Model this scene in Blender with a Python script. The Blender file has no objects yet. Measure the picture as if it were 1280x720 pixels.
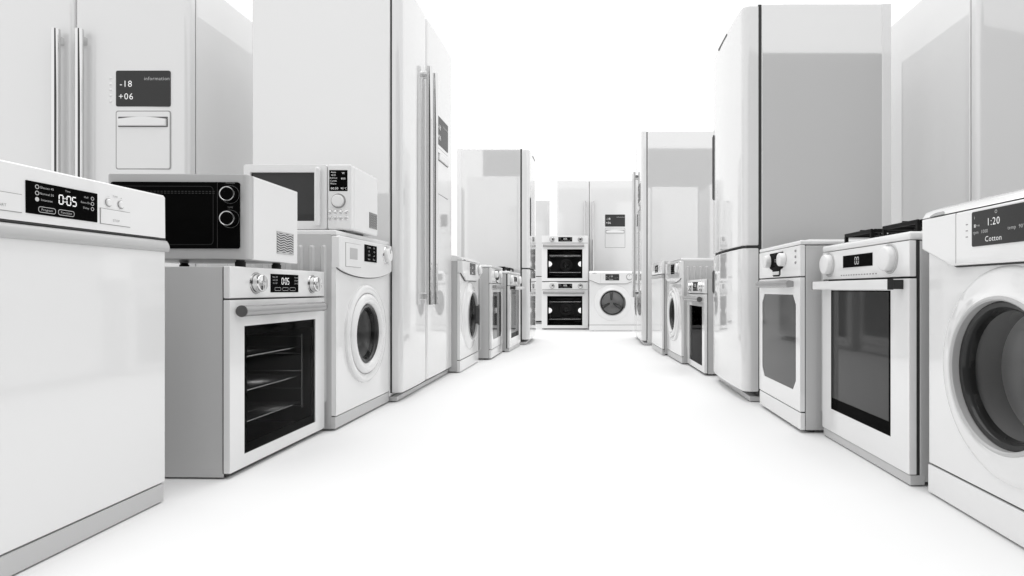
import bpy, bmesh, math
from mathutils import Vector, Matrix
R = math.radians
PI = math.pi

# ------------------------------------------------------------------ camera
scene = bpy.context.scene
COL = scene.collection
F_PX, VPX, VPY, W_PX, H_PX = 740.0, 737.0, 362.0, 1280.0, 720.0
cam = bpy.data.cameras.new("camera")
cam.sensor_width = 36.0
cam.lens = 36.0 * F_PX / W_PX
cam.shift_x = -(VPX - W_PX / 2) / W_PX
cam.shift_y = (VPY - H_PX / 2) / W_PX
cam.clip_start = 0.02
cam.clip_end = 600
camo = bpy.data.objects.new("camera", cam)
camo.location = (0, 0, 0.6)
camo.rotation_euler = (R(90), 0, 0)
COL.objects.link(camo)
scene.camera = camo

# ------------------------------------------------------------------ light
world = bpy.data.worlds.new("World")
scene.world = world
world.use_nodes = True
wbg = world.node_tree.nodes['Background']
wbg.inputs['Color'].default_value = (1, 1, 1, 1)
wbg.inputs['Strength'].default_value = 1.0

def area(name, loc, rot, sx, sy, power):
    l = bpy.data.lights.new(name, 'AREA')
    l.shape = 'RECTANGLE'
    l.size = sx
    l.size_y = sy
    l.energy = power
    o = bpy.data.objects.new(name, l)
    o.location = loc
    o.rotation_euler = rot
    COL.objects.link(o)
    return o

area("added_overhead_light", (0, 4.5, 7.0), (0, 0, 0), 5.0, 13.0, 310)  # unseen overhead light, added to bring the floor up to white

scene.view_settings.view_transform = 'Standard'
scene.view_settings.look = 'None'
scene.view_settings.exposure = 0.15
scene.view_settings.gamma = 1.0
scene.view_settings.use_curve_mapping = False
scene.render.engine = 'CYCLES'
scene.cycles.max_bounces = 8
scene.cycles.diffuse_bounces = 4
scene.cycles.glossy_bounces = 4

# ------------------------------------------------------------------ materials
def principled(name, col, rough=0.3, metal=0.0, coat=0.0, spec=0.5, emit=None, estr=0.0, ior=1.5, cior=1.5, wear=0.0, bump=0.0, bscale=400.0):
    m = bpy.data.materials.new(name)
    m.use_nodes = True
    nt = m.node_tree
    b = nt.nodes['Principled BSDF']
    if isinstance(col, (int, float)):
        col = (col, col, col)
    b.inputs['Base Color'].default_value = (*col, 1)
    b.inputs['Roughness'].default_value = rough
    b.inputs['Metallic'].default_value = metal
    b.inputs['IOR'].default_value = ior
    b.inputs['Coat Weight'].default_value = coat
    b.inputs['Coat IOR'].default_value = cior
    b.inputs['Coat Roughness'].default_value = 0.03
    b.inputs['Specular IOR Level'].default_value = spec
    if emit is not None:
        b.inputs['Emission Color'].default_value = (*emit, 1)
        b.inputs['Emission Strength'].default_value = estr
    tc = nt.nodes.new('ShaderNodeTexCoord')
    if wear:
        n = nt.nodes.new('ShaderNodeTexNoise')
        n.inputs['Scale'].default_value = 3.0
        n.inputs['Detail'].default_value = 6.0
        nt.links.new(tc.outputs['Object'], n.inputs['Vector'])
        mr = nt.nodes.new('ShaderNodeMapRange')
        mr.inputs['To Min'].default_value = max(0.0, rough - wear)
        mr.inputs['To Max'].default_value = rough + wear
        nt.links.new(n.outputs['Fac'], mr.inputs['Value'])
        nt.links.new(mr.outputs['Result'], b.inputs['Roughness'])
    if bump:
        n2 = nt.nodes.new('ShaderNodeTexNoise')
        n2.inputs['Scale'].default_value = bscale
        nt.links.new(tc.outputs['Object'], n2.inputs['Vector'])
        bp = nt.nodes.new('ShaderNodeBump')
        bp.inputs['Strength'].default_value = bump
        bp.inputs['Distance'].default_value = 0.001
        nt.links.new(n2.outputs['Fac'], bp.inputs['Height'])
        nt.links.new(bp.outputs['Normal'], b.inputs['Normal'])
    return m

M = {}
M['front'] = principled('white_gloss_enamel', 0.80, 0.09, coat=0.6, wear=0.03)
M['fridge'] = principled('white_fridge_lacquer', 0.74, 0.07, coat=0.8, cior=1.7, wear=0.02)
M['side'] = principled('shaded_sheet_steel', 0.54, 0.22, coat=0.2, wear=0.05, bump=0.04)  # greyer than the fronts: shade of camera-facing sides put into the colour
M['fside'] = principled('shaded_fridge_steel', 0.70, 0.08, coat=1.0, cior=3.0, wear=0.03)  # fridge sides likewise, their dimmer light mixed into the base grey
M['plastic'] = principled('white_plastic', 0.80, 0.25, wear=0.04)
M['base'] = principled('grey_plinth', 0.55, 0.3, wear=0.05)
M['silver'] = principled('silver_grey_plastic', 0.48, 0.25)
M['trim'] = principled('satin_grey_trim', 0.34, 0.25, metal=0.3)
M['seam'] = principled('dark_rubber_seam', 0.03, 0.6)
M['rubber'] = principled('black_rubber', 0.02, 0.7, bump=0.1)
M['black'] = principled('black_glass', 0.004, 0.06, ior=1.04)
M['dgrey'] = principled('dark_grey_display_glass', 0.055, 0.1, ior=1.15)
M['smoke'] = principled('smoked_grey_glass', 0.045, 0.05, ior=1.3)
M['bellows'] = principled('grey_door_bellows', 0.25, 0.5)
M['border'] = principled('charcoal_glass_border', 0.035, 0.12, ior=1.35)
M['chrome'] = principled('chrome', 0.76, 0.03, metal=1.0)
M['brushed'] = principled('brushed_steel', 0.55, 0.25, metal=1.0, bump=0.05)
M['drum'] = principled('drum_steel', 0.88, 0.35, metal=0.1)
M['gasket'] = principled('grey_door_gasket', 0.09, 0.5)
M['enamel'] = principled('black_cavity_enamel', 0.01, 0.3, bump=0.2)
M['iron'] = principled('cast_iron', 0.008, 0.5, ior=1.2, bump=0.4)
M['text'] = principled('lit_display_text', 0.5, 0.5, emit=(1, 1, 1), estr=0.5)
M['dimtext'] = principled('dim_display_text', 0.4, 0.5, emit=(1, 1, 1), estr=0.15)
M['print'] = principled('grey_printed_mark', 0.25, 0.5)
M['lamp'] = principled('lit_cavity_lamp', 0.9, 0.4, emit=(1, 1, 1), estr=1.0)

def glass(name, tint, ior=1.45):
    m = bpy.data.materials.new(name)
    m.use_nodes = True
    nt = m.node_tree
    nt.nodes.clear()
    o = nt.nodes.new('ShaderNodeOutputMaterial')
    t = nt.nodes.new('ShaderNodeBsdfTransparent')
    t.inputs['Color'].default_value = (tint, tint, tint, 1)
    g = nt.nodes.new('ShaderNodeBsdfGlossy')
    g.inputs['Roughness'].default_value = 0.03
    fr = nt.nodes.new('ShaderNodeFresnel')
    fr.inputs['IOR'].default_value = ior
    mx = nt.nodes.new('ShaderNodeMixShader')
    nt.links.new(fr.outputs[0], mx.inputs[0])
    nt.links.new(t.outputs[0], mx.inputs[1])
    nt.links.new(g.outputs[0], mx.inputs[2])
    nt.links.new(mx.outputs[0], o.inputs['Surface'])
    return m
M['glass'] = glass('tinted_oven_glass', 0.85, 1.05)
M['dglass'] = glass('dark_door_glass', 0.94, 1.3)

# ------------------------------------------------------------------ mesh helpers
class MB:
    """collects primitives and links them as one mesh object (front of an appliance faces -Y)"""
    def __init__(s):
        s.v = []
        s.f = []
    def add(s, vs, fs):
        b = len(s.v)
        s.v += [tuple(p) for p in vs]
        s.f += [tuple(i + b for i in f) for f in fs]
        return s
    def addbm(s, bm):
        bm.verts.index_update()
        s.add([v.co for v in bm.verts], [[v.index for v in f.verts] for f in bm.faces])
        bm.free()
        return s
    def box(s, x0, x1, y0, y1, z0, z1, bev=0.0, seg=3):
        bm = bmesh.new()
        bmesh.ops.create_cube(bm, size=1)
        for v in bm.verts:
            v.co = Vector(((x0 + x1) / 2 + v.co.x * (x1 - x0), (y0 + y1) / 2 + v.co.y * (y1 - y0), (z0 + z1) / 2 + v.co.z * (z1 - z0)))
        if bev:
            bmesh.ops.bevel(bm, geom=list(bm.edges), offset=bev, segments=seg, profile=0.5, affect='EDGES')
        return s.addbm(bm)
    def poly(s, pts, y0, y1, bev=0.0, seg=2):
        """polygon in x,z pushed from y0 (front) to y1"""
        bm = bmesh.new()
        fr = [bm.verts.new((x, y0, z)) for x, z in pts]
        bk = [bm.verts.new((x, y1, z)) for x, z in pts]
        ff = bm.faces.new(fr)
        bm.faces.new(bk[::-1])
        n = len(pts)
        for i in range(n):
            bm.faces.new((fr[i], bk[i], bk[(i + 1) % n], fr[(i + 1) % n]))
        bmesh.ops.recalc_face_normals(bm, faces=bm.faces)
        if bev:
            bmesh.ops.bevel(bm, geom=list(ff.edges), offset=bev, segments=seg, profile=0.5, affect='EDGES')
        return s.addbm(bm)
    def prism_x(s, prof, x0, x1, bev=0.0):
        """profile in y,z pushed along x"""
        bm = bmesh.new()
        a = [bm.verts.new((x0, y, z)) for y, z in prof]
        b = [bm.verts.new((x1, y, z)) for y, z in prof]
        fa = bm.faces.new(a)
        fb = bm.faces.new(b[::-1])
        n = len(prof)
        for i in range(n):
            bm.faces.new((a[i], b[i], b[(i + 1) % n], a[(i + 1) % n]))
        bmesh.ops.recalc_face_normals(bm, faces=bm.faces)
        if bev:
            bmesh.ops.bevel(bm, geom=list(fa.edges) + list(fb.edges), offset=bev, segments=2, profile=0.5, affect='EDGES')
        return s.addbm(bm)
    def prism_z(s, prof, z0, z1, bev=0.0):
        """outline in x,y pushed along z"""
        bm = bmesh.new()
        a = [bm.verts.new((x, y, z0)) for x, y in prof]
        b = [bm.verts.new((x, y, z1)) for x, y in prof]
        fa = bm.faces.new(a)
        fb = bm.faces.new(b[::-1])
        n = len(prof)
        for i in range(n):
            bm.faces.new((a[i], b[i], b[(i + 1) % n], a[(i + 1) % n]))
        bmesh.ops.recalc_face_normals(bm, faces=bm.faces)
        if bev:
            bmesh.ops.bevel(bm, geom=list(fa.edges) + list(fb.edges), offset=bev, segments=2, profile=0.5, affect='EDGES')
        return s.addbm(bm)
    def lathe(s, prof, cx, cz, y=0.0, seg=48, axis='y'):
        """profile (r, depth) turned about an axis through the centre; axis y: faces the viewer"""
        vs, fs = [], []
        for r, d in prof:
            for k in range(seg):
                a = 2 * PI * k / seg
                if axis == 'y':
                    vs.append((cx + r * math.cos(a), y + d, cz + r * math.sin(a)))
                else:
                    vs.append((cx + r * math.cos(a), y + r * math.sin(a), cz + d))
        for i in range(len(prof) - 1):
            for k in range(seg):
                k2 = (k + 1) % seg
                fs.append((i * seg + k, i * seg + k2, (i + 1) * seg + k2, (i + 1) * seg + k))
        bm = bmesh.new()
        bv = [bm.verts.new(p) for p in vs]
        for f in fs:
            bm.faces.new([bv[i] for i in f])
        bmesh.ops.remove_doubles(bm, verts=bm.verts, dist=1e-6)
        bmesh.ops.recalc_face_normals(bm, faces=bm.faces)
        return s.addbm(bm)
    def tube(s, p0, p1, r, seg=12):
        p0, p1 = Vector(p0), Vector(p1)
        d = (p1 - p0).normalized()
        u = d.orthogonal().normalized()
        w = d.cross(u)
        vs = []
        for p in (p0, p1):
            for k in range(seg):
                a = 2 * PI * k / seg
                vs.append(p + r * (math.cos(a) * u + math.sin(a) * w))
        fs = [(k, (k + 1) % seg, seg + (k + 1) % seg, seg + k) for k in range(seg)]
        fs += [tuple(range(seg))[::-1], tuple(range(seg, 2 * seg))]
        return s.add(vs, fs)
    def holed(s, outer, inner, c, y0, y1, bev=0.0):
        """plate in x,z with a hole; both outlines star shaped about c"""
        def angs(l):
            return [math.atan2(z - c[1], x - c[0]) for x, z in l]
        al = sorted(set(round(a, 5) for a in angs(outer) + angs(inner)))
        al2 = [al[0]]
        for a in al[1:]:
            if a - al2[-1] > 1e-3:
                al2.append(a)
        def cast(l, a):
            dx, dz = math.cos(a), math.sin(a)
            best = None
            n = len(l)
            for i in range(n):
                ax, az = l[i][0] - c[0], l[i][1] - c[1]
                bx, bz = l[(i + 1) % n][0] - c[0], l[(i + 1) % n][1] - c[1]
                ex, ez = bx - ax, bz - az
                den = dx * ez - dz * ex
                if abs(den) < 1e-12:
                    continue
                t = (ax * ez - az * ex) / den
                u = (ax * dz - az * dx) / den
                if t > 0 and -1e-3 <= u <= 1 + 1e-3:
                    if best is None or t < best:
                        best = t
            return (c[0] + dx * best, c[1] + dz * best)
        O = [cast(outer, a) for a in al2]
        I = [cast(inner, a) for a in al2]
        bm = bmesh.new()
        n = len(al2)
        of = [bm.verts.new((x, y0, z)) for x, z in O]
        inf = [bm.verts.new((x, y0, z)) for x, z in I]
        ob = [bm.verts.new((x, y1, z)) for x, z in O]
        ib = [bm.verts.new((x, y1, z)) for x, z in I]
        for i in range(n):
            j = (i + 1) % n
            bm.faces.new((of[i], of[j], inf[j], inf[i]))
            bm.faces.new((ob[j], ob[i], ib[i], ib[j]))
            bm.faces.new((of[j], of[i], ob[i], ob[j]))
            bm.faces.new((inf[i], inf[j], ib[j], ib[i]))
        bmesh.ops.recalc_face_normals(bm, faces=bm.faces)
        if bev:
            es = [e for e in bm.edges if abs(e.verts[0].co.y - y0) < 1e-7 and abs(e.verts[1].co.y - y0) < 1e-7
                  and ((e.verts[0] in of and e.verts[1] in of) or (e.verts[0] in inf and e.verts[1] in inf))]
            bmesh.ops.bevel(bm, geom=es, offset=bev, segments=2, profile=0.5, affect='EDGES')
        return s.addbm(bm)
    def build(s, name, m, parent=None, wn=True, smooth=True):
        me = bpy.data.meshes.new(name)
        me.from_pydata(s.v, [], s.f)
        me.validate()
        if smooth:
            me.polygons.foreach_set('use_smooth', [True] * len(me.polygons))
            me.set_sharp_from_angle(angle=R(38))
        me.materials.append(M[m] if isinstance(m, str) else m)
        o = bpy.data.objects.new(name, me)
        COL.objects.link(o)
        if parent:
            o.parent = parent
        if wn and smooth:
            w = o.modifiers.new('weighted_normal', 'WEIGHTED_NORMAL')
            w.keep_sharp = True
        return o

def rrect(x0, x1, z0, z1, r, k=5):
    pts = []
    for cx, cz, a0 in ((x1 - r, z0 + r, -90), (x1 - r, z1 - r, 0), (x0 + r, z1 - r, 90), (x0 + r, z0 + r, 180)):
        for i in range(k + 1):
            a = R(a0 + 90 * i / k)
            pts.append((cx + r * math.cos(a), cz + r * math.sin(a)))
    return pts
def rect(x0, x1, z0, z1):
    return [(x1, z0), (x1, z1), (x0, z1), (x0, z0)]
def circle(cx, cz, r, n=64):
    return [(cx + r * math.cos(2 * PI * i / n), cz + r * math.sin(2 * PI * i / n)) for i in range(n)]

_tc = {}
def text_geo(s, size):
    if s not in _tc:
        cu = bpy.data.curves.new('t', 'FONT')
        cu.body = s
        cu.size = 1.0
        cu.resolution_u = 2
        cu.space_character = 1.08
        cu.offset = -0.008
        cu.align_x = 'CENTER'
        cu.align_y = 'CENTER'
        ob = bpy.data.objects.new('t', cu)
        COL.objects.link(ob)
        dg = bpy.context.evaluated_depsgraph_get()
        me = bpy.data.meshes.new_from_object(ob.evaluated_get(dg))
        _tc[s] = ([tuple(v.co) for v in me.vertices], [tuple(p.vertices) for p in me.polygons])
        bpy.data.meshes.remove(me)
        bpy.data.objects.remove(ob)
        bpy.data.curves.remove(cu)
    v, f = _tc[s]
    return [(a * size, b * size) for a, b, c in v], f
def put_text(mb, s, cx, cz, size, y, sx=1.0):
    v, f = text_geo(s, size)
    mb.add([(cx + a * sx, y, cz + b) for a, b in v], f)
SEG = {'0': 'abcdef', '5': 'afgcd', '1': 'bc', '2': 'abged'}
def put_seg(mb, s, cx, cz, h, y):
    w = h * 0.5
    t = h * 0.13
    adv = w + h * 0.22
    tot = sum(adv if c != ':' else h * 0.28 for c in s) - h * 0.22
    x = cx - tot / 2
    for c in s:
        if c == ':':
            for dz in (-h * 0.2, h * 0.2):
                mb.add([(x - t / 3, y, cz + dz - t / 2), (x + t * .7, y, cz + dz - t / 2), (x + t * .7, y, cz + dz + t / 2), (x - t / 3, y, cz + dz + t / 2)], [(0, 1, 2, 3)])
            x += h * 0.28
            continue
        q = {'a': (0, h / 2, w, h / 2), 'd': (0, -h / 2, w, -h / 2), 'g': (0, 0, w, 0),
             'f': (0, h / 2, 0, 0), 'e': (0, 0, 0, -h / 2), 'b': (w, h / 2, w, 0), 'c': (w, 0, w, -h / 2)}
        for k in SEG[c]:
            a, b, e, g = q[k]
            if b == g:
                r = [(x + t * .3, b - t / 2), (x + w - t * .3, b - t / 2), (x + w - t * .3, b + t / 2), (x + t * .3, b + t / 2)]
            else:
                lo, hi = min(b, g) + t * .35, max(b, g) - t * .35
                r = [(x + a - t / 2, lo), (x + a + t / 2, lo), (x + a + t / 2, hi), (x + a - t / 2, hi)]
            mb.add([(p, y, cz + z) for p, z in r], [(0, 1, 2, 3)])
        x += adv
def ringlet(mb, cx, cz, r0, r1, y, n=20):
    vs = [(cx + r * math.cos(2 * PI * i / n), y, cz + r * math.sin(2 * PI * i / n)) for r in (r0, r1) for i in range(n)]
    mb.add(vs, [(i, (i + 1) % n, n + (i + 1) % n, n + i) for i in range(n)])
def outline(mb, x0, x1, z0, z1, r, t, y):
    a = rrect(x0, x1, z0, z1, r, 4)
    b = rrect(x0 + t, x1 - t, z0 + t, z1 - t, max(r - t, 0.0004), 4)
    n = len(a)
    mb.add([(x, y, z) for x, z in a + b], [(i, (i + 1) % n, n + (i + 1) % n, n + i) for i in range(n)])

def thing(name, label, cat, loc, rot, group=None):
    o = bpy.data.objects.new(name, None)
    o.empty_display_size = 0.1
    COL.objects.link(o)
    o.location = loc
    o.rotation_euler = (0, 0, rot)
    o['label'] = label
    o['category'] = cat
    if group:
        o['group'] = group
    return o
def facing(side, near, far):
    """where the viewer-left front corner stands and which way the front looks: a row on the left looks +X, on the right -X"""
    nx, ny = near
    fx, fy = far
    if side == 'left':
        return (nx, ny, 0), math.atan2(fy - ny, fx - nx)
    return (fx, fy, 0), math.atan2(ny - fy, nx - fx)
def knob(parent, cx, cz, r, y, mat='chrome', depth=0.022, mark=True, skirt=None):
    k = MB().lathe([(0, -depth), (r * .86, -depth), (r * .95, -depth * .92), (r, -depth * .75), (r, -0.003), (r * 1.02, -0.002), (r * 1.02, 0)], cx, cz, y, 32).build('knob', mat, parent)
    if mark:
        MB().box(cx - r * .08, cx + r * .08, y - depth - .0012, y - depth + .0005, cz + r * .25, cz + r * .85).build('pointer', 'print', k, wn=False)
    if skirt:
        MB().lathe([(r * 1.05, 0), (r * 1.06, -.003), (r * 1.2, -.003), (r * 1.25, 0.0)], cx, cz, y, 32).build('collar', skirt, k)
    return k
def feet(parent, w, d, h, y0=0.06):
    for fx in (0.05, w - 0.05):
        for fy in (y0, d - 0.06):
            MB().lathe([(0, 0), (.02, 0), (.02, h * .5), (.012, h * .5), (.012, h)], fx, 0, fy, 16, axis='z').build('foot', 'rubber', parent)

# ------------------------------------------------------------------ appliances (local: x to the viewer's right, front at y = 0, z up)
def dishwasher(label, w, H, loc, rot, D=0.58):
    t = thing('dishwasher', label, 'dishwasher', loc, rot, 'dishwashers in the two rows')
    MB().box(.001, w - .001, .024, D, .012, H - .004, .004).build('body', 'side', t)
    MB().box(.002, w - .002, .003, .03, 0.004, .0535, .002).build('plinth', 'base', t)
    MB().box(.002, w - .002, .018, .05, .03, .748).build('seal', 'seam', t)
    feet(t, w, D, .012)
    MB().box(0, w, 0, .022, .0575, .709, .004).build('door', 'front', t)
    # fascia
    fz = .745
    fa = MB().prism_x([(0.0, fz), (.024, fz), (.024, H), (.006, H), (.001, H - .006)], 0, w, .0012).build('control_panel', 'front', t)
    hd = MB().prism_x([(.02, .7385), (.004, .7395), (-.002, .737), (-.006, .731), (-.009, .724), (-.010, .716), (-.009, .710), (-.006, .7065), (.02, .7065)], -.003, w + .004, .001).build('handle', 'silver', t)
    MB().box(.0, w, -.001, .02, .7398, .7435, .001).build('grip_slot', 'seam', t)
    c = w * .5
    # display
    x0, x1, z0, z1 = c - .0915, c + .0915, .7635, .8335
    d = MB().box(x0, x1, -.0015, .004, z0, z1, .0008, 1).build('display', 'black', t)
    yy = -.0022
    m = MB()
    put_seg(m, '0:05', c + .008, .804, .020, yy)
    m.build('digits', 'text', d, wn=False, smooth=False)
    m = MB()
    for i, s in enumerate(('Glasses 40', 'Normal 55', 'Intensive')):
        z = .823 - .0135 * i
        if i == 2:
            ringlet(m, x0 + .024, z, 0, .0048, yy)
        else:
            ringlet(m, x0 + .024, z, .0034, .0048, yy)
        put_text(m, s, x0 + .047, z, .0072, yy)
    for i, s in enumerate(('Half', 'Extra Dry', 'Delay')):
        z = .819 - .0125 * i
        ringlet(m, x1 - .016, z, .0032, .0045, yy)
        put_text(m, s, x1 - .034, z, .0068, yy)
    put_text(m, 'Time', c + .008, .825, .006, yy)
    for x, s in ((x0 + .048, 'Program'), (x0 + .096, 'Function')):
        outline(m, x - .021, x + .021, .7685, .7815, .005, .0011, yy)
        put_text(m, s, x, .775, .0075, yy)
    m.build('markings', 'dimtext', d, wn=False, smooth=False)['kind'] = 'stuff'
    for s, a, b in (('START', c - .195, c - .101), ('STOP', c + .101, c + .194)):
        MB().box(a - .0012, b + .0012, -.0006, .003, .7618, .8012, .0005, 1).build('button_gap', 'print', t)
        bt = MB().box(a, b, -.0018, .003, .763, .800, .0009, 2).build('button', 'front', t)
        m = MB()
        put_text(m, s, (a + b) / 2, .7735, .0085, -.0022)
        m.build('lettering', 'print', bt, wn=False, smooth=False)
    for dx in (.126, .165):
        MB().lathe([(0, -.004), (.0075, -.004), (.009, -.0025), (.009, 0)], c + dx, .8175, 0, 24).build('round_button', 'front', t)
        MB().lathe([(.0092, -.0002), (.0096, -.0012), (.0108, -.0002)], c + dx, .8175, 0, 24).build('button_ring', 'trim', t)
    m = MB()
    put_text(m, 'TIME', c + .146, .8345, .007, -.0006)
    put_text(m, '-', c + .126, .833, .009, -.0006)
    put_text(m, '+', c + .165, .833, .009, -.0006)
    m.build('lettering', 'print', fa, wn=False, smooth=False)
    return t

def oven(label, w, H, loc, rot, D=0.57, lit=False, z0=0.0, foot=True):
    t = thing('oven', label, 'oven', (loc[0], loc[1], loc[2] + z0), rot, 'built-in ovens with two knobs')
    s = H / .675
    e = .026
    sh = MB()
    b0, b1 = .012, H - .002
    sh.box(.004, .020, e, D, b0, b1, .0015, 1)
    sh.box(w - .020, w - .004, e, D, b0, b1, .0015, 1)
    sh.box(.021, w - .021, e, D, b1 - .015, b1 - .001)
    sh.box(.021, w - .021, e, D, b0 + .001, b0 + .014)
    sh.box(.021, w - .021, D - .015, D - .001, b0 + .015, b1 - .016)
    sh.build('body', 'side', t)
    MB().box(.0035, .0052, .0225, D - .005, b0 - .006, b0 + .02).build('side_skirt', 'side', t)
    if foot:
        feet(t, w, D, .012, .09)
    MB().box(.01, w - .01, .02, .05, .007, .022).build('toe_gap', 'seam', t)
    cz = .569 * s
    wx0, wx1, wz0, wz1 = w * .122, w * .878, .061 * s, .480 * s
    MB().holed(rect(.003, w - .003, .018, H - .003), rect(wx0 - .012, wx1 + .012, wz0 - .012, wz1 + .012), (w / 2, (wz0 + wz1) / 2), .0205, .025).build('seal', 'seam', t)
    cp = MB().box(0, w, 0, .022, cz + .003, H, .004).build('control_panel', 'front', t)
    MB().holed(rrect(0, w, .018, cz - .002, .004), rect(wx0, wx1, wz0, wz1), (w / 2, (wz0 + wz1) / 2), 0, .02, .0015).build('door', 'front', t)
    gp = MB().box(wx0 + .0005, wx1 - .0005, .0015, .0045, wz0 + .0005, wz1 - .0005).build('window', 'glass', t, wn=False)
    MB().holed(rect(wx0, wx1, wz0, wz1), rect(wx0 + .022, wx1 - .022, wz0 + .03, wz1 - .03), (w / 2, (wz0 + wz1) / 2), .006, .012).build('window_border', 'black', t)
    # cavity
    cx0, cx1, cz0, cz1, cd = wx0 + .002, wx1 - .002, wz0 + .002, wz1 - .002, D - .06
    cav = MB()
    cav.add([(cx0, .013, cz0), (cx1, .013, cz0), (cx1, .013, cz1), (cx0, .013, cz1), (cx0, cd, cz0), (cx1, cd, cz0), (cx1, cd, cz1), (cx0, cd, cz1)],
            [(0, 4, 7, 3), (1, 2, 6, 5), (0, 1, 5, 4), (3, 7, 6, 2), (4, 5, 6, 7)])
    cv = cav.build('cavity', 'enamel', t, wn=False, smooth=False)
    MB().lathe([(.055, 0), (.06, -.006), (.095, -.006), (.10, 0)], w / 2, (cz0 + cz1) / 2, cd - .001, 40).build('fan_ring', 'gasket', cv)
    mm = MB()
    for k in range(9):
        a = 2 * PI * k / 9
        mm.tube((w / 2 + .012 * math.cos(a), cd - .006, (cz0 + cz1) / 2 + .012 * math.sin(a)), (w / 2 + .05 * math.cos(a + .4), cd - .006, (cz0 + cz1) / 2 + .05 * math.sin(a + .4)), .003, 6)
    mm.build('fan', 'brushed', cv, wn=False)
    for sgn, xx in ((1, cx0), (-1, cx1)):
        mm = MB()
        for k in range(5):
            z = cz0 + (cz1 - cz0) * (.16 + .17 * k)
            mm.tube((xx + sgn * .010, .05, z), (xx + sgn * .010, cd - .04, z), .003, 8)
        for yy in (.05, cd - .04):
            mm.tube((xx + sgn * .010, yy, cz0 + (cz1 - cz0) * .14), (xx + sgn * .010, yy, cz0 + (cz1 - cz0) * .86), .003, 8)
        mm.build('shelf_runner', 'brushed', cv, wn=False)
    for fz in ((.20, .80) if lit else (.20, .46, .74)):
        z = cz0 + (cz1 - cz0) * fz
        mm = MB()
        for yy in (.05, cd - .05):
            mm.tube((cx0 + .014, yy, z), (cx1 - .014, yy, z), .003, 8)
        for k in range(22):
            x = cx0 + .02 + (cx1 - cx0 - .04) * k / 21
            mm.tube((x, .05, z), (x, cd - .05, z), .0017, 6)
        for k in range(3):
            yy = .05 + (cd - .1) * (k + 1) / 4
            mm.tube((cx0 + .014, yy, z - .003), (cx1 - .014, yy, z - .003), .0022, 6)
        mm.build('rack', 'brushed', t, wn=False)
    n = 20
    zc = (cz0 + cz1) / 2
    if lit:
        for xx, sg in ((cx0 + .001, 1), (cx1 - .001, -1)):
            for yl, rr in ((.10, .045),):
                vs, fs = [], []
                for j in range(6):
                    q = PI / 2 * j / 5
                    vs += [(xx + sg * (.001 + .062 * math.sin(q)), yl + rr * math.cos(q) * math.cos(2 * PI * k / n), zc + rr * math.cos(q) * math.sin(2 * PI * k / n)) for k in range(n)]
                for j in range(5):
                    fs += [(j * n + k, j * n + (k + 1) % n, (j + 1) * n + (k + 1) % n, (j + 1) * n + k) for k in range(n)]
                MB().add(vs, fs).build('cavity_lamp', 'lamp', cv, wn=False)
    vs = [(w / 2 + .03 * math.cos(2 * PI * k / n), cd * .5 + .03 * math.sin(2 * PI * k / n), cz1 - .002) for k in range(n)]
    MB().add(vs, [tuple(range(n))]).build('added_rack_light', 'rackglow', cv, wn=False, smooth=False)  # hidden glowing disc added to brighten the racks
    # handle
    hz = .531 * s
    hy = -.022
    hr = .0185 * s
    h = MB().tube((.028, hy, hz), (w - .062, hy, hz), hr, 24).build('handle', 'trim', t, wn=False)
    for hx in (.056, w - .090):
        MB().box(hx - .014, hx + .014, hy + .004, .001, hz - .012, hz + .012, .003).build('bracket', 'trim', h)
    for xa, xb in ((.0245, .0278), (w - .0618, w - .0585)):
        MB().tube((xa, hy, hz), (xb, hy, hz), hr * 1.02, 24).build('end_cap', 'gasket', h, wn=False)
    # controls
    kz = .622 * s
    for kx in (w * .225, w * .835):
        knob(t, kx, kz, .030 * s, 0, 'chrome', .026, skirt='brushed')
    x0, x1, zz0, zz1 = w * .36, w * .66, .590 * s, .656 * s
    d = MB().box(x0, x1, -.0015, .004, zz0, zz1, .0008, 1).build('display', 'black', t)
    c = (x0 + x1) / 2
    m = MB()
    put_seg(m, '0:05', c, .631 * s, .022, -.0022)
    m.build('digits', 'text', d, wn=False, smooth=False)
    m = MB()
    for i, sx in enumerate(('Bake 180', 'Grill 220', 'Fan 160')):
        put_text(m, sx, x0 + .026, (.645 - .011 * i) * s, .008, -.0022)
    for i, sx in enumerate(('Timer', 'Clock', 'Lock')):
        put_text(m, sx, x1 - .022, (.645 - .011 * i) * s, .008, -.0022)
        ringlet(m, x1 - .007, (.645 - .011 * i) * s, .002, .003, -.0022, 10)
    for dx in (-.05, 0, .05):
        outline(m, c + dx - .02, c + dx + .02, .596 * s, .608 * s, .005, .001, -.0022)
    m.build('markings', 'dimtext', d, wn=False, smooth=False)['kind'] = 'stuff'
    return t
M['rackglow'] = principled('added_rack_glow', 0.9, 0.4, emit=(1, 1, 1), estr=3)  # glow for the added disc above the racks

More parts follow.
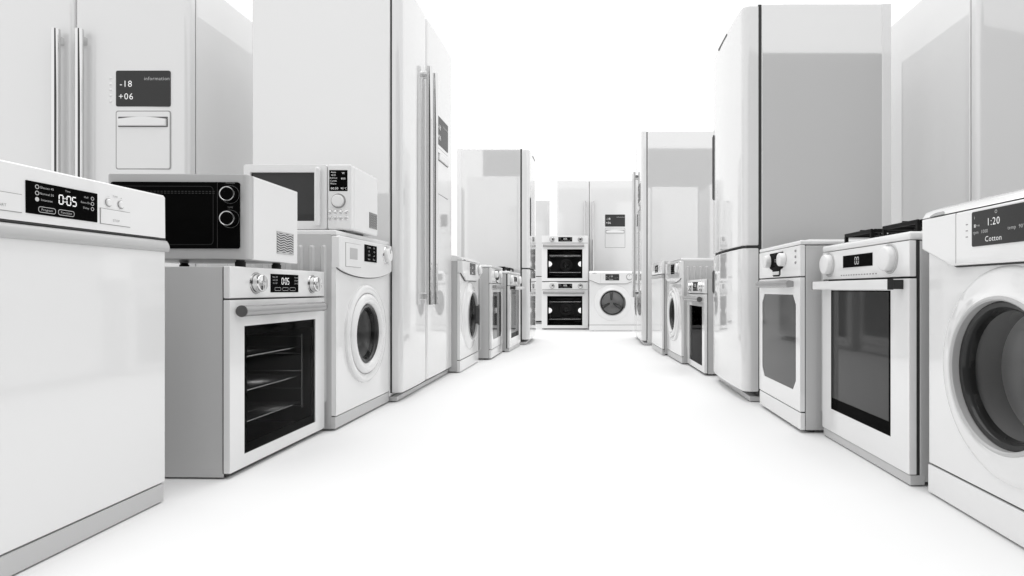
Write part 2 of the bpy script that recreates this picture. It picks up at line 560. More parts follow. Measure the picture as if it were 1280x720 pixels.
def drum_and_glass(t, cx, cz, r):
    """gasket, steel drum with lifters, bowl-shaped glass"""
    MB().lathe([(r + .004, .018), (r - .004, .03), (r - .016, .05), (r - .02, .09)], cx, cz, 0, 56).build('gasket', 'bellows', t)
    MB().lathe([(r + .0005, -.010), (r - .004, -.0125), (r - .014, -.0105), (r - .020, -.002), (r - .022, .02)], cx, cz, 0, 56).build('glass_border', 'border', t)
    d = MB().lathe([(r - .018, .085), (r + .03, .10), (r + .035, .40), (r * .55, .43), (r * .2, .42), (0, .418)], cx, cz, 0, 56).build('drum', 'drum', t)
    for k in range(3):
        a = R(90 + 120 * k)
        pts = []
        ca, sa = math.cos(a), math.sin(a)
        def P(rr, tt, yy):
            return (cx + rr * ca - tt * sa, yy, cz + rr * sa + tt * ca)
        vs = [P(.03, -.012, .416), P(.03, .012, .416), P(r * .9, .03, .41), P(r * .9, -.03, .41),
              P(.03, -.006, .385), P(.03, .006, .385), P(r * .85, .016, .34), P(r * .85, -.016, .34)]
        MB().add(vs, [(0, 1, 5, 4), (1, 2, 6, 5), (2, 3, 7, 6), (3, 0, 4, 7), (4, 5, 6, 7)]).build('paddle', 'trim', d, wn=False)
    MB().lathe([(r + .001, -.006), (r - .004, -.010), (r - .014, -.008), (r - .022, .006), (r - .036, .05), (r - .052, .085), (r * .45, .098), (0, .102)], cx, cz, 0, 56).build('door_glass', 'dglass', t)

def washer_curved(label, w, H, loc, rot, D=0.56):
    """small porthole, scooped fascia, ribbed sides"""
    t = thing('washing_machine', label, 'washing machine', loc, rot, 'washing machines')
    sh = MB()
    sh.box(0.002, .02, .02, D, .008, H - .004, .003, 2)
    sh.box(w - .02, w - .002, .02, D, .008, H - .004, .003, 2)
    sh.box(.021, w - .021, D - .012, D - .001, .01, H - .03)
    sh.box(.021, w - .021, .022, D, .009, .03)
    sh.build('body', 'side', t)
    MB().box(.001, w - .001, .0, D + .002, H - .022, H, .006).build('worktop', 'front', t)
    feet(t, w, D, .009)
    cx, cz, rg = w * .5, .392, .138
    MB().holed(rrect(.001, w - .001, .064, .72, .003), circle(cx, cz, rg + .004), (cx, cz), 0, .02, .0015).build('front_panel', 'front', t)
    MB().box(.0, w, .003, .022, .010, .060, .002).build('plinth', 'base', t)
    MB().box(.004, w - .004, .010, .02, .0598, .0645).build('plinth_gap', 'seam', t)
    # fascia with scooped lower edge
    low = []
    n = 20
    for i in range(n + 1):
        u = i / n
        low.append((u * w, .694 - .038 * (1 - (2 * u - 1) ** 2) ** .8))
    MB().poly([(min(max(x, .0012), w - .0012), z - .003) for x, z in low] + [(w - .0012, .74), (.0012, .74)], -.004, .0195).build('fascia_gap', 'seam', t)
    MB().poly(low + [(w, H - .03), (w - .008, H - .0225), (.008, H - .0225), (0, H - .03)], -.014, .019, .005, 3).build('control_panel', 'front', t)
    yy = -.0145
    MB().box(.06, .222, yy - .0005, yy + .004, .70, .806, .0006, 1).build('drawer_gap', 'print', t)
    dr = MB().box(.0615, .2205, yy - .0018, yy + .004, .7015, .8045, .001, 2).build('drawer', 'front', t)
    MB().box(.10, .18, yy - .0026, yy + .001, .735, .785, .0008, 1).build('drawer_grip', 'silver', dr)
    d = MB().box(w * .42, w * .66, yy - .0015, yy + .004, .732, .812, .0008, 1).build('display', 'black', t)
    m = MB()
    for i, s in enumerate(('Cotton', '60', '1200', 'Start')):
        put_text(m, s, w * .50, .800 - .0185 * i, .013, yy - .0022)
        put_text(m, ('Mix', '1:20', 'rpm', 'Pause')[i], w * .60, .800 - .0185 * i, .011, yy - .0022)
    m.build('markings', 'dimtext', d, wn=False, smooth=False)['kind'] = 'stuff'
    knob(t, w * .875, .776, .037, yy, 'plastic', .02, skirt='chrome')
    m = MB()
    for k in range(12):
        a = R(-60 + 30 * k)
        ringlet(m, w * .875 + .053 * math.cos(a), .776 + .053 * math.sin(a), 0, .002, yy - .0008, 8)
    m.build('program_dots', 'print', t, wn=False, smooth=False)
    # door: two raised white rings
    o = MB().lathe([(.231, 0), (.229, -.010), (.222, -.016), (.21, -.018), (.196, -.012), (.190, -.006), (.188, -.012), (.180, -.022), (.165, -.026), (.150, -.022), (rg + .002, -.010), (rg, .002)], cx, cz, 0, 64).build('door_ring', 'front', t)
    MB().lathe([(.1935, -.0085), (.191, -.0105), (.1885, -.0085)], cx, cz, 0, 64).build('ring_line', 'trim', o)
    drum_and_glass(t, cx, cz, rg)
    for sx, sg in ((.002, -1), (w - .002, 1)):
        for k in range(9):
            yc = .055 + .050 * k
            m = MB()
            pts = []
            z0, z1, r = .12, .79, .013
            n = 8
            outl = [(yc + r * math.cos(PI * i / n), z1 - r + r * math.sin(PI * i / n)) for i in range(n + 1)] + \
                   [(yc - r * math.cos(PI * i / n), z0 + r - r * math.sin(PI * i / n)) for i in range(n + 1)]
            N = len(outl)
            base = [(sx, y, z) for y, z in outl]
            inn = [(sx + sg * .008, yc + (y - yc) * .45, z1 - r + (z - z1 + r) * .45 if z > z1 - r else (z0 + r + (z - z0 - r) * .45 if z < z0 + r else z)) for y, z in outl]
            m.add(base + inn, [(i, (i + 1) % N, N + (i + 1) % N, N + i) for i in range(N)] + [tuple(range(N, 2 * N))])
            m.build('rib', 'side', t, wn=False)
    return t

def washer_big(label, w, H, loc, rot, D=0.58):
    """large porthole, chamfered fascia, dark handle on the door"""
    t = thing('washing_machine', label, 'washing machine', loc, rot, 'washing machines')
    s = H / .845
    sh = MB()
    sh.box(0.002, .02, .022, D, .008, .80 * s, .003, 2)
    sh.box(w - .02, w - .002, .022, D, .008, .80 * s, .003, 2)
    sh.box(.021, w - .021, D - .012, D - .001, .01, .79 * s)
    sh.box(.021, w - .021, .022, D, .009, .03)
    sh.build('body', 'side', t)
    feet(t, w, D, .009)
    cx, cz, rg = w * .513, .396 * s, .177
    kz = .090
    MB().holed(rrect(.001, w - .001, kz + .002, .73 * s, .003), circle(cx, cz, rg + .006), (cx, cz), 0, .02, .0015).build('front_panel', 'front', t)
    MB().box(0, w, -.003, .022, .006, kz - .003, .003).build('plinth', 'front', t)
    MB().box(.003, w - .003, .006, .021, kz - .004, kz + .003).build('plinth_gap', 'seam', t)
    fb, fc = .664 * s, .717 * s
    prof = [(.0, fc), (.14, fb), (w - .12, fb), (w, fc - .01), (w, .806 * s), (0, .806 * s)]
    MB().poly([(.001, fc - .004), (.141, fb - .004), (w - .121, fb - .004), (w - .001, fc - .014), (w - .001, .78), (0.001, .78)], -.006, .0195).build('fascia_gap', 'seam', t)
    MB().poly(prof, -.022, .0195, .007, 3).build('control_panel', 'front', t)
    MB().prism_x([(-.020, .808 * s), (-.010, .824 * s), (.03, .840 * s), (.07, H), (D, H), (D, .80 * s), (.02, .80 * s), (.02, .808 * s)], 0.0, w, .003).build('worktop', 'front', t)
    yy = -.0222
    MB().box(.1635, .1650, yy - .0003, yy + .003, fb + .006, .804 * s).build('drawer_seam', 'print', t, wn=False)
    # thumb recess of the drawer on the upper edge
    n = 16
    pts = [(.075 + .035 * math.cos(PI * i / n), .0 + .012 * math.sin(PI * i / n)) for i in range(n + 1)]
    MB().add([(x, -.0205 + z * .8 - .001, .8085 * s + z) for x, z in pts], [tuple(range(n + 1))]).build('drawer_grip', 'trim', t, wn=False, smooth=False)
    x0, x1, z0, z1 = w * .356, w * .66, .709 * s, .797 * s
    d = MB().poly(rrect(x0, x1, z0, z1, .005), yy - .0015, yy + .004).build('display', 'dgrey', t)
    c = (x0 + x1) / 2
    m = MB()
    put_text(m, '1:20', c - .018, .765 * s, .026, yy - .0022)
    put_text(m, 'Cotton', c - .018, .724 * s, .019, yy - .0022)
    m.build('digits', 'text', d, wn=False, smooth=False)
    m = MB()
    put_text(m, 'rpm  1000', x0 + .034, .744 * s, .0125, yy - .0022)
    put_text(m, 'temp  90°C', x1 - .036, .744 * s, .0125, yy - .0022)
    ringlet(m, c - .008, .788 * s, .003, .0042, yy - .0022, 12)
    put_text(m, 'i', x0 + .012, .782 * s, .014, yy - .0022)
    m.box(x0 + .010, x0 + .016, yy - .0022, yy - .0016, .757 * s, .765 * s)
    put_text(m, '+m', x0 + .025, .761 * s, .010, yy - .0022)
    m.build('markings', 'dimtext', d, wn=False, smooth=False)['kind'] = 'stuff'
    m = MB()
    for k in range(3):
        m.box(x0 - .026, x0 - .018, yy - .0005, yy + .001, (.735 + .016 * k) * s, (.7375 + .016 * k) * s)
    m.build('indicator_mark', 'trim', t, wn=False)
    knob(t, w * .885, .757 * s, .037, yy, 'plastic', .022, skirt='trim')
    # door
    o = MB().lathe([(.262, 0), (.256, -.006), (.245, -.010), (.225, -.013), (.205, -.018), (.196, -.024), (rg + .012, -.026), (rg + .006, -.018), (rg + .004, 0)], cx, cz, 0, 72).build('door_ring', 'front', t)
    MB().lathe([(rg + .0125, -.0258), (rg + .010, -.031), (rg + .005, -.032), (rg + .001, -.028), (rg, -.002)], cx, cz, 0, 72).build('door_rim', 'silver', t)
    drum_and_glass(t, cx, cz, rg)
    hp = []
    for i in range(9):
        a = R(-26 + 52 * i / 8)
        hp.append((cx + (rg + .012) * math.cos(a), cz + (rg + .012) * math.sin(a)))
    for i in range(9):
        a = R(22 - 44 * i / 8)
        hp.append((cx + (rg - .022 + .012 * abs(i - 4) / 4) * math.cos(a), cz + (rg - .022) * math.sin(a)))
    MB().poly(hp, -.042, -.012, .003).build('door_handle', 'gasket', t)
    return t

def slim_cooker(label, w, H, loc, rot, D=0.56):
    t = thing('electric_cooker', label, 'cooker', loc, rot, 'slim electric cookers')
    MB().box(.001, w - .001, .024, D, .012, H - .022, .006).build('body', 'side', t)
    for sx, sg in ((.001, -1), (w - .001, 1)):
        a = rrect(.09, D - .05, .07, H - .10, .03, 6)
        b = rrect(.096, D - .056, .076, H - .106, .026, 6)
        n = len(a)
        c2 = rrect(.104, D - .064, .084, H - .114, .02, 6)
        MB().add([(sx, y, z) for y, z in a] + [(sx + sg * .005, y, z) for y, z in b] + [(sx, y, z) for y, z in c2],
                 [(i, (i + 1) % n, n + (i + 1) % n, n + i) for i in range(n)] + [(n + i, n + (i + 1) % n, 2 * n + (i + 1) % n, 2 * n + i) for i in range(n)]).build('embossed_frame', 'side', t, wn=False)
    feet(t, w, D, .013)
    MB().box(0, w, 0, D + .002, H - .019, H, .007).build('hob_top', 'front', t)
    hb = MB().box(.03, w - .03, .05, D - .03, H, H + .006, .002).build('hob_glass', 'front', t)
    MB().box(.005, w - .005, .012, .04, .03, H - .03).build('seal', 'seam', t)
    MB().box(0, w, 0, .022, .656, H - .021, .003).build('control_panel', 'front', t)
    wx0, wx1, wz0, wz1 = .05, w - .05, .170, .578
    c = .035
    ch = [(wx1 - c, wz0), (wx1, wz0 + c * 1.2), (wx1, wz1 - c * 1.2), (wx1 - c, wz1), (wx0 + c, wz1), (wx0, wz1 - c * 1.2), (wx0, wz0 + c * 1.2), (wx0 + c, wz0)]
    MB().holed(rrect(0, w, .090, .651, .003), ch, (w / 2, .37), 0, .02, .0015).build('door', 'front', t)
    MB().poly(ch, .003, .010).build('window', 'smoke', t)
    MB().box(0, w, .002, .022, .014, .085, .003).build('drawer_front', 'front', t)
    h = MB().prism_x([(.001, .637), (-.022, .642), (-.032, .636), (-.034, .624), (-.030, .612), (-.020, .609), (.001, .613)], .05, w - .075, .004).build('handle', 'trim', t)
    cx = w * .475
    d = MB().poly([(cx - .055, .668), (cx - .04, .655 + .006), (cx + .04, .655 + .006), (cx + .055, .668), (cx + .055, .69), (cx + .095, .70), (cx + .095, .772), (cx - .095, .772), (cx - .095, .70), (cx - .055, .69)][::-1], -.0015, .004).build('display', 'black', t)
    m = MB()
    put_text(m, '12:00', cx, .735, .022, -.0022)
    m.build('digits', 'dimtext', d, wn=False, smooth=False)
    for k in range(4):
        x = cx - .036 + .024 * k
        MB().box(x - .008, x + .008, -.006, 0, .668, .684, .002).build('key', 'plastic', d)
    for dx in (-.105, .105):
        knob(t, cx + dx, .735, .030, -.001, 'plastic', .026, mark=False)
    for z in (.765, .740, .715):
        MB().lathe([(0, -.004), (.0045, -.004), (.006, -.002), (.006, 0)], w - .05, z, 0, 12).build('indicator', 'trim', t)
    return t

def gas_cooker(label, w, H, loc, rot, D=0.60):
    t = thing('gas_cooker', label, 'cooker', loc, rot, 'gas cookers')
    MB().box(.003, w - .003, .034, D, .012, H - .028, .005).build('body', 'side', t)
    MB().box(.004, w - .004, .024, .034, .03, H - .03).build('seal', 'seam', t)
    feet(t, w, D, .013)
    MB().box(.002, w - .002, .004, .05, .004, .0345, .003).build('plinth', 'base', t)
    MB().box(-.001, w + .001, -.001, D + .004, H - .026, H, .009).build('hob_top', 'front', t)
    MB().box(0, w, 0, .022, .640, H - .028, .003).build('control_panel', 'front', t)
    wx0, wx1, wz0, wz1 = .082, w - .108, .127, .597
    MB().holed(rrect(0, w, .037, .634, .003), rect(wx0, wx1, wz0, wz1), (w / 2 - .01, .36), 0, .022, .0012).build('door', 'front', t)
    MB().holed(rect(wx0, wx1, wz0, wz1), rect(wx0 + .004, wx1 - .012, wz0 + .045, wz1 - .004), (w / 2 - .01, .36), .0006, .008).build('window_border', 'black', t)
    MB().box(wx0 + .004, wx1 - .012, .002, .010, wz0 + .045, wz1 - .004).build('window', 'smoke', t)
    hb = MB().box(.025, w - .03, -.052, -.034, .600, .632, .002).build('handle', 'front', t)
    for a in (.027, w - .052):
        MB().box(a, a + .02, -.034, .001, .6015, .6305, .001).build('bracket', 'rubber', hb)
    for a, b in ((.0215, .0248), (w - .0298, w - .0265)):
        MB().box(a, b, -.0525, -.0335, .5995, .6325, .001, 1).build('end_cap', 'rubber', hb)
    d = MB().box(w * .30, w * .65, -.0015, .004, .682, .727, .0006, 1).build('display', 'black', t)
    m = MB()
    put_seg(m, '00', w * .475, .7045, .024, -.0022)
    m.build('digits', 'dimtext', d, wn=False, smooth=False)
    for kx in (w * .105, w * .825):
        knob(t, kx, .700, .040, 0, 'plastic', .026, mark=False, skirt='silver')
    m = MB()
    for i in range(14):
        m.box(w * .27 + .02 * i, w * .27 + .02 * i + .010, -.0006, .001, .652, .656)
    m.build('printed_marks', 'trim', t, wn=False)
    # burners and grates
    for bx in (w * .27, w * .73):
        for by in (.17, .43):
            b = MB().lathe([(.056, 0), (.054, .008), (.04, .012), (.04, .018), (.0, .018)], bx, H, by, 28, axis='z').build('burner', 'brushed', t)
            MB().lathe([(.034, .018), (.034, .026), (.03, .029), (0, .03)], bx, H, by, 24, axis='z').build('burner_cap', 'iron', b)
            g = MB()
            q = .108
            z0, z1 = H + .030, H + .044
            for (xa, xb, ya, yb) in ((-q, q, -q, -q + .009), (-q, q, q - .012, q), (-q, -q + .012, -q + .0125, q - .0125), (q - .012, q, -q + .0125, q - .0125)):
                g.box(bx + xa, bx + xb, by + ya, by + yb, z0, z1, .002, 1)
            for k in range(4):
                ca, sa = math.cos(k * PI / 2), math.sin(k * PI / 2)
                e0, e1 = .03, q - .0122
                xa, xb = sorted((bx + ca * e0 - sa * .004, bx + ca * e1 + sa * .004))
                ya, yb = sorted((by + sa * e0 - ca * .004, by + sa * e1 + ca * .004))
                g.box(xa, xb, ya, yb, z0 + .001, z1 + .006, .001, 1)
            for a in (-q + .006, q - .006):
                for c in (-q + .006, q - .006):
                    g.box(bx + a - .0058, bx + a + .0058, by + c - .0058, by + c + .0058, H, z0 + .001)
            g.build('grate', 'iron', t)
    return t

def door_outline(x0, x1, yf, yb, r, bulge=0.0, n=8, rr=None):
    """plan outline of a fridge door: front rounded at both edges, softly bowed"""
    pts = [(x1, yb)]
    for i in range(6):
        a = R(0 + 90 * i / 5)
        pts.append((x1 - r + r * math.cos(a), yf + r - r * math.sin(a)))
    for i in range(1, n):
        u = i / n
        pts.append((x1 - r + (x0 - x1 + 2 * r) * u, yf - bulge * math.sin(PI * u)))
    for i in range(6):
        a = R(90 + 90 * i / 5)
        pts.append((x0 + r + r * math.cos(a), yf + r - r * math.sin(a)))
    pts.append((x0, yb))
    return pts

def side_fridge(label, w, H, loc, rot, D=0.80):
    """side-by-side refrigerator: narrow freezer door left, wide door with display and dispenser right"""
    t = thing('side_by_side_fridge', label, 'refrigerator', loc, rot, 'side by side refrigerators')
    k = w / 1.095
    MB().box(0, w, .064, D, .03, H, .006).build('body', 'fside', t)
    MB().box(.006, w - .006, .052, .065, .05, H - .006).build('gasket', 'seam', t)
    MB().box(.01, w - .01, .03, D - .02, .006, .0295, .002).build('plinth', 'base', t)
    feet(t, w, D, .012)
    sp = .453 * k
    MB().prism_z(door_outline(0, sp - .002, 0, .053, .026, .004), .052, H, .004).build('freezer_door', 'fridge', t)
    MB().prism_z(door_outline(sp + .002, w, 0, .053, .026, .004), .052, H, .004).build('fridge_door', 'fridge', t)
    for hx in (sp - .060, sp + .060):
        h = MB().tube((hx, -.036, .51), (hx, -.036, 1.93 * H / 2.25), .0185, 24).build('handle', 'chrome', t, wn=False)
        for hz in (.56, 1.88 * H / 2.25):
            MB().box(hx - .012, hx + .012, -.03, .004, hz - .02, hz + .02, .004).build('bracket', 'chrome', h)
    s = H / 2.25
    k2 = max(k, 1)
    x0, x1 = sp + .222 * k2, sp + .502 * k2
    z0, z1 = 1.545 * s, 1.73 * s
    yy = -.0035
    d = MB().poly(rrect(x0, x1, z0, z1, .009), yy - .002, .01).build('display', 'dgrey', t)
    m = MB()
    put_text(m, '-18', x0 + .052, z1 - .070, .047, yy - .003)
    put_text(m, '+06', x0 + .052, z1 - .135, .047, yy - .003)
    m.build('digits', 'text', d, wn=False, smooth=False)
    m = MB()
    put_text(m, 'information', x1 - .068, z1 - .042, .026, yy - .003)
    m.build('lettering', 'dimtext', d, wn=False, smooth=False)
    for i in range(5):
        MB().lathe([(0, -.004), (.006, -.003), (.009, 0)], x0 - .028, z1 - .038 - .030 * i, yy + .001, 12).build('button', 'plastic', t)
    za, zb = 1.222 * s, 1.522 * s
    MB().holed(rrect(x0 - .002, x1 + .002, za - .002, zb + .002, .012), rrect(x0 + .003, x1 - .003, za + .003, zb - .003, .010), ((x0 + x1) / 2, (za + zb) / 2), yy - .0006, .01).build('dispenser_seam', 'trim', t)
    dp = MB().poly(rrect(x0 + .003, x1 - .003, za + .003, zb - .003, .010), yy - .0022, .01, .002).build('dispenser_flap', 'fridge', t)
    MB().box(x0 + .012, x1 - .012, yy - .0035, yy, zb - .083, zb - .030, .001, 1).build('flap_slot', 'gasket', dp)
    n = 12
    prof = []
    MB().poly([(x0 + .018, zb - .078)] + [(x1 - .018, zb - .078)] + [(x1 - .018 - (x1 - x0 - .036) * i / n, zb - .042 + .010 * math.sin(PI * i / n)) for i in range(n + 1)], yy - .014, yy - .0036, .004).build('flap_grip', 'plastic', dp)
    return t

def combi_fridge(label, w, H, loc, rot, D=0.785):
    """two-door refrigerator: tall door over short door, thin dark grips on the viewer's left"""
    t = thing('combi_fridge', label, 'refrigerator', loc, rot, 'two-door refrigerators')
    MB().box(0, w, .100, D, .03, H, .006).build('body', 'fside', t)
    MB().box(.004, w - .004, .084, .1005, .035, H - .002).build('gasket', 'seam', t)
    MB().box(.01, w - .01, .04, D - .03, .004, .0295, .002).build('plinth', 'base', t)
    feet(t, w, D, .012)
    sz = .828
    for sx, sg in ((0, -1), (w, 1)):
        MB().box(min(sx + sg * .0025, sx - sg * .002), max(sx + sg * .0025, sx - sg * .002), D - .045, D + .003, .03, H - .001, .001, 1).build('rear_reflection_strip', 'front', t)  # white strip in place of a bright reflection along the rear edge
    for nm, a, b in (('freezer_door', .055, sz - .006), ('fridge_door', sz + .006, H - .008)):
        bm = bmesh.new()
        MBd = MB().prism_z(door_outline(0, w, 0, .083, .045, .012, 12), a, b, .008)
        MBd.build(nm, 'fridge', t)
    MB().box(.004, w - .004, .02, .084, sz - .005, sz + .005).build('door_gap', 'seam', t)
    for a, b in ((1.185, 1.61), (.575, .725)):
        MB().box(.060, .074, -.009, -.001, a, b, .004).build('grip', 'gasket', t)
        MB().box(.052, .060, -.010, -.001, a + .01, b - .01, .002).build('grip_recess', 'seam', t)
    MB().box(w * .32, w * .60, -.0145, -.008, H - .034, H - .022, .001, 1).build('status_strip', 'gasket', t)
    return t

def vent(t, x, y0, y1, z0, z1, sg, mat='side'):
    """slanted-slot vent on a microwave's side wall"""
    v = MB().box(x, x + sg * .0008, y0, y1, z0, z1).build('side_vent', 'seam', t, wn=False)
    m = MB()
    ny, nz = 5, 9
    for i in range(ny):
        for j in range(nz + 1):
            ya = y0 + (y1 - y0) * i / ny
            yb = y0 + (y1 - y0) * (i + 1) / ny
            zc = z0 + (z1 - z0) * j / nz
            dz = .006 if i % 2 else -.006
            za, zb = zc - dz / 2, zc + dz / 2
            hh = (z1 - z0) / nz * .26
            za, zb = min(max(za, z0 + hh), z1 - hh), min(max(zb, z0 + hh), z1 - hh)
            xx0, xx1 = x + sg * .0008, x + sg * .002
            vs = [(xx0, ya, za - hh), (xx0, yb, zb - hh), (xx0, yb, zb + hh), (xx0, ya, za + hh), (xx1, ya, za - hh), (xx1, yb, zb - hh), (xx1, yb, zb + hh), (xx1, ya, za + hh)]
            m.add(vs, [(4, 5, 6, 7), (0, 1, 5, 4), (2, 3, 7, 6), (1, 2, 6, 5), (3, 0, 4, 7)])
    m.build('slats', mat, v, wn=False, smooth=False)['kind'] = 'stuff'

def microwave_black(label, w, h, loc, rot, D=0.31):
    t = thing('microwave_oven', label, 'microwave', loc, rot, 'microwaves on top of other appliances')
    fz = .025
    MB().box(-.001, w + .001, .037, D, fz - .001, h + fz + .001, .003).build('body', 'plastic', t)
    MB().box(.002, w - .002, .033, .038, fz + .002, h + fz - .002).build('body_seam', 'seam', t)
    for fx in (.055, w - .055):
        for fy in (.06, D - .05):
            MB().lathe([(0, 0), (.016, 0), (.016, .018), (.013, .019), (.013, fz)], fx, 0, fy, 16, axis='z').build('foot', 'rubber', t)
    px0, px1, pz0, pz1 = .018, w - .022, fz + .033, fz + h - .026
    MB().prism_z(door_outline(0, w, 0, .034, .014, .002), fz - .001, fz + h + .001, .004).build('front_frame', 'silver', t)
    MB().poly(rrect(px0, px1, pz0, pz1, .008), -.0065, .01, .002).build('door', 'black', t)
    kx = w - .050
    d = t
    MB().box(kx - .042, kx - .0408, -.0072, -.004, pz0 + .002, pz1 - .002).build('door_seam', 'dgrey', t, wn=False)
    m = MB()
    outline(m, px0 + .02, kx - .054, pz0 + .012, pz1 - .014, .012, .0012, -.0073)
    m.build('window_outline', 'dgrey', t, wn=False, smooth=False)
    m = MB()
    for i in range(26):
        for j in range(2):
            m.box(px0 + .05 + .011 * i, px0 + .057 + .011 * i, -.0073, -.007, pz1 - .032 - .006 * j, pz1 - .030 - .006 * j)
    m.build('printed_marks', 'dgrey', t, wn=False)
    for z in (fz + h - .067, fz + h - .146):
        k = MB().lathe([(0, -.028), (.020, -.028), (.0215, -.026), (.0225, -.006), (.026, -.0066)], kx, z, 0, 36).build('knob', 'black', t)
        MB().lathe([(.0205, -.0283), (.0215, -.0292), (.0235, -.0285), (.0235, -.026)], kx, z, 0, 36).build('knob_ring', 'brushed', k)
        m = MB()
        ringlet(m, kx, z, .0285, .0292, -.0073, 32)
        put_text(m, 'TIME' if z < fz + h - .1 else 'POWER', kx, z + .037, .008, -.0073)
        m.build('dial_scale', 'print', t, wn=False, smooth=False)['kind'] = 'stuff'
    vent(t, w + .001, .19, .315, fz + .03, fz + .11, 1)
    return t

def microwave_grey(label, w, h, loc, rot, D=0.33):
    t = thing('microwave_oven', label, 'microwave', loc, rot, 'microwaves on top of other appliances')
    fz = .010
    MB().box(0.001, w - .001, .034, D, fz, h + fz, .008).build('body', 'plastic', t)
    for fx in (.055, w - .075):
        for fy in (.07, D - .05):
            MB().lathe([(.018, 0), (.018, fz)], fx, 0, fy, 16, axis='z').build('foot', 'rubber', t)
    cx = w - .106
    MB().box(cx + .001, w, 0, .034, fz, h + fz, .008).build('control_panel', 'plastic', t)
    wz0, wz1 = fz + .038, fz + h - .036
    MB().holed(rrect(0, cx - .001, fz, h + fz, .010), rrect(.03, cx - .055, wz0, wz1, .004), ((cx - .02) / 2, fz + h / 2), 0, .034, .004).build('door', 'plastic', t)
    MB().box(.029, cx - .054, .010, .016, wz0 - .001, wz1 + .001).build('window', 'smoke', t)
    MB().box(cx - .047, cx - .024, -.026, -.001, fz + .016, fz + h - .016, .009).build('handle', 'plastic', t)
    cc = cx + .050
    d = MB().box(cc - .040, cc + .040, -.0015, .004, fz + h - .118, fz + h - .026, .001, 1).build('display', 'black', t)
    m = MB()
    for i in range(5):
        put_text(m, ('Auto', 'Grill', 'Defrost', 'Combi', '')[i] or 'Micro', cc - .021, fz + h - .036 - .0125 * i, .010, -.0022)
    put_text(m, 'W', cc + .022, fz + h - .040, .012, -.0022)
    put_text(m, '800', cc + .022, fz + h - .064, .012, -.0022)
    put_text(m, '00:30', cc - .016, fz + h - .107, .014, -.0022)
    put_text(m, '90°C', cc + .024, fz + h - .107, .012, -.0022)
    m.build('markings', 'text', d, wn=False, smooth=False)['kind'] = 'stuff'
    knob(t, cc, fz + .125, .026, 0, 'plastic', .016, mark=False, skirt='trim')
    for i in range(4):
        for j in range(2):
            x, z = cc - .035 + .0232 * i, fz + .078 - .028 * j
            MB().lathe([(0, -.0035), (.007, -.003), (.0092, 0)], x, z, 0, 14).build('button', 'chrome', t)
    vent(t, w - .001, .215, .315, fz + .030, fz + .105, 1, 'trim')
    return t

# ------------------------------------------------------------------ floor
fm = bpy.data.materials.new('white_studio_floor')
fm.use_nodes = True
nt = fm.node_tree
b = nt.nodes['Principled BSDF']
b.inputs['Base Color'].default_value = (.85, .85, .85, 1)
b.inputs['Roughness'].default_value = .75
b.inputs['Specular IOR Level'].default_value = .15
tcn = nt.nodes.new('ShaderNodeTexCoord')
nz = nt.nodes.new('ShaderNodeTexNoise')
nz.inputs['Scale'].default_value = 40
nt.links.new(tcn.outputs['Object'], nz.inputs['Vector'])
mr = nt.nodes.new('ShaderNodeMapRange')
mr.inputs['To Min'].default_value = .70
mr.inputs['To Max'].default_value = .80
nt.links.new(nz.outputs['Fac'], mr.inputs['Value'])
nt.links.new(mr.outputs['Result'], b.inputs['Roughness'])
M['floor'] = fm
fl = MB().add([(-200, -100, 0), (200, -100, 0), (200, 300, 0), (-200, 300, 0)], [(0, 1, 2, 3)]).build('floor', 'floor', wn=False, smooth=False)
fl['kind'] = 'structure'

M['wall'] = principled('added_wall_charcoal', 0.06, 0.9)
MB().box(-2.9, 7, -3.3, -3.2, 0, 4.4).build('added_dark_wall', 'wall', wn=False)['kind'] = 'structure'  # unseen wall added so glossy sides and chrome reflect something dark

# ------------------------------------------------------------------ left row, nearest first
def L(near, far):
    loc, rot = facing('left', near, far)
    return math.dist(near, far), loc, rot
def Rr(near, far):
    loc, rot = facing('right', near, far)
    return math.dist(near, far), loc, rot

w, loc, rot = L((-1.2, 1.027), (-1.2, 1.675))
dishwasher('big white dishwasher cut off at the left edge, display reading 0:05', w, .866, loc, rot)
w, loc, rot = L((-1.134, 1.866), (-1.115, 2.490))
oven('white oven with black window under the black-fronted microwave', w, .675, loc, rot)
microwave_black('white microwave with glossy black door and two round knobs, on the oven', .450, .275, (-1.565, 1.916, .675), R(1.5), .35)
w, loc, rot = L((-1.073, 2.505), (-1.058, 3.127))
washer_curved('white front loader with small porthole, carrying the grey-windowed microwave', w, .853, loc, rot)
microwave_grey('white microwave with grey window and upright handle on the washing machine', .472, .286, (-1.515, 2.59, .853), 0)
side_fridge('white double-door refrigerator at far left, facing forward behind the black-fronted microwave', 1.01, 2.25, (-2.074 - 1.01, 3.06, 0), 0)
w, loc, rot = L((-.995, 3.140), (-.983, 4.235))
side_fridge('tall white double-door refrigerator in the left row with long chrome handles', w, 2.25, loc, rot)
w, loc, rot = L((-.933, 4.26), (-.924, 4.91))
washer_big('white washing machine with large dark porthole just past the left chrome-handled refrigerator', w, .85, loc, rot)
w, loc, rot = L((-.835, 5.045), (-.826, 5.62))
slim_cooker('slim white cooker with smoked window in the left row, beside the washing machine', w, .807, loc, rot)
w, loc, rot = L((-.767, 5.68), (-.737, 6.31))
gas_cooker('white gas cooker with black grates in the left row, beside the two-door refrigerator', w, .778, loc, rot)
w, loc, rot = L((-.652, 6.43), (-.652, 7.22))
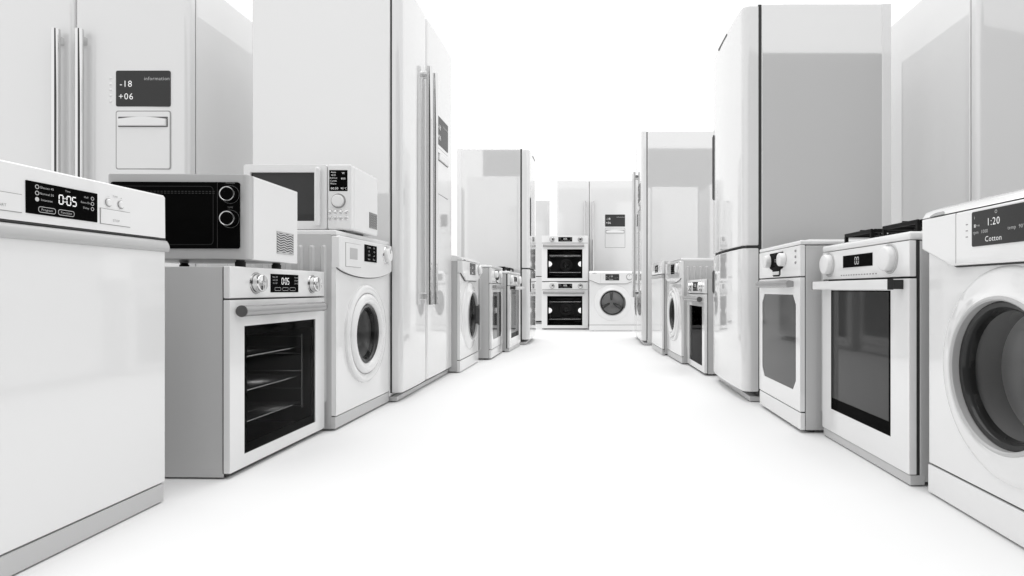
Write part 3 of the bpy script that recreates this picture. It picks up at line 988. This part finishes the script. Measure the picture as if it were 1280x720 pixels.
combi_fridge('white two-door refrigerator closing the left row, grips on its near edge', w, 2.13, loc, rot)
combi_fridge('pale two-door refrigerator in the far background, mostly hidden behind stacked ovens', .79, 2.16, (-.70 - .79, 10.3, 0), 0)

# ------------------------------------------------------------------ the end of the aisle
oven('lower of the two stacked white ovens at the aisle end', .696, .708, (-.72, 8.88, 0), 0, lit=True)
oven('upper of the two stacked white ovens at the aisle end', .696, .700, (-.72, 8.88, .708), 0, lit=True, foot=False)
washer_big('white washing machine facing forward at the aisle end, beside the stacked ovens', .653, .873, (-.005, 8.54, 0), 0, .56)
side_fridge('white double-door refrigerator behind the stacked ovens at the aisle end', 1.245, 2.34, (-.52, 9.46, 0), 0)

# ------------------------------------------------------------------ right row, nearest first
w, loc, rot = Rr((1.0, 1.092), (1.0, 1.745))
washer_big('large white washing machine at the right edge, display reading 1:20 Cotton', w, .845, loc, rot)
w, loc, rot = Rr((.971, 1.798), (.957, 2.434))
gas_cooker('white gas cooker with black-bordered window beside the right edge washing machine', w, .778, loc, rot)
w, loc, rot = Rr((.877, 2.467), (.871, 3.04))
slim_cooker('slim white cooker with chamfered grey window in the right row, beside the gas cooker', w, .807, loc, rot)
w, loc, rot = Rr((.815, 3.149), (.815, 3.94))
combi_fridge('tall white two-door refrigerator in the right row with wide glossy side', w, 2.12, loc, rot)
side_fridge('tall white refrigerator at the right edge, facing forward behind the cookers', 1.095, 2.21, (1.84, 2.80, 0), 0, .86)
w, loc, rot = Rr((.797, 4.11), (.778, 4.71))
oven('white oven with black window in the right row, past the two-door refrigerator', w, .675, loc, rot)
w, loc, rot = Rr((.735, 4.74), (.70, 5.36))
washer_curved('narrow-looking white washing machine with ribbed side behind the right row oven', w, .853, loc, rot)
w, loc, rot = Rr((.658, 5.39), (.632, 6.02))
dishwasher('small-looking white dishwasher with bar handle far down the right row', w, .866, loc, rot)
w, loc, rot = Rr((.557, 6.35), (.557, 7.44))
side_fridge('white double-door refrigerator ending the right row, seen nearly edge-on', w, 2.30, loc, rot)
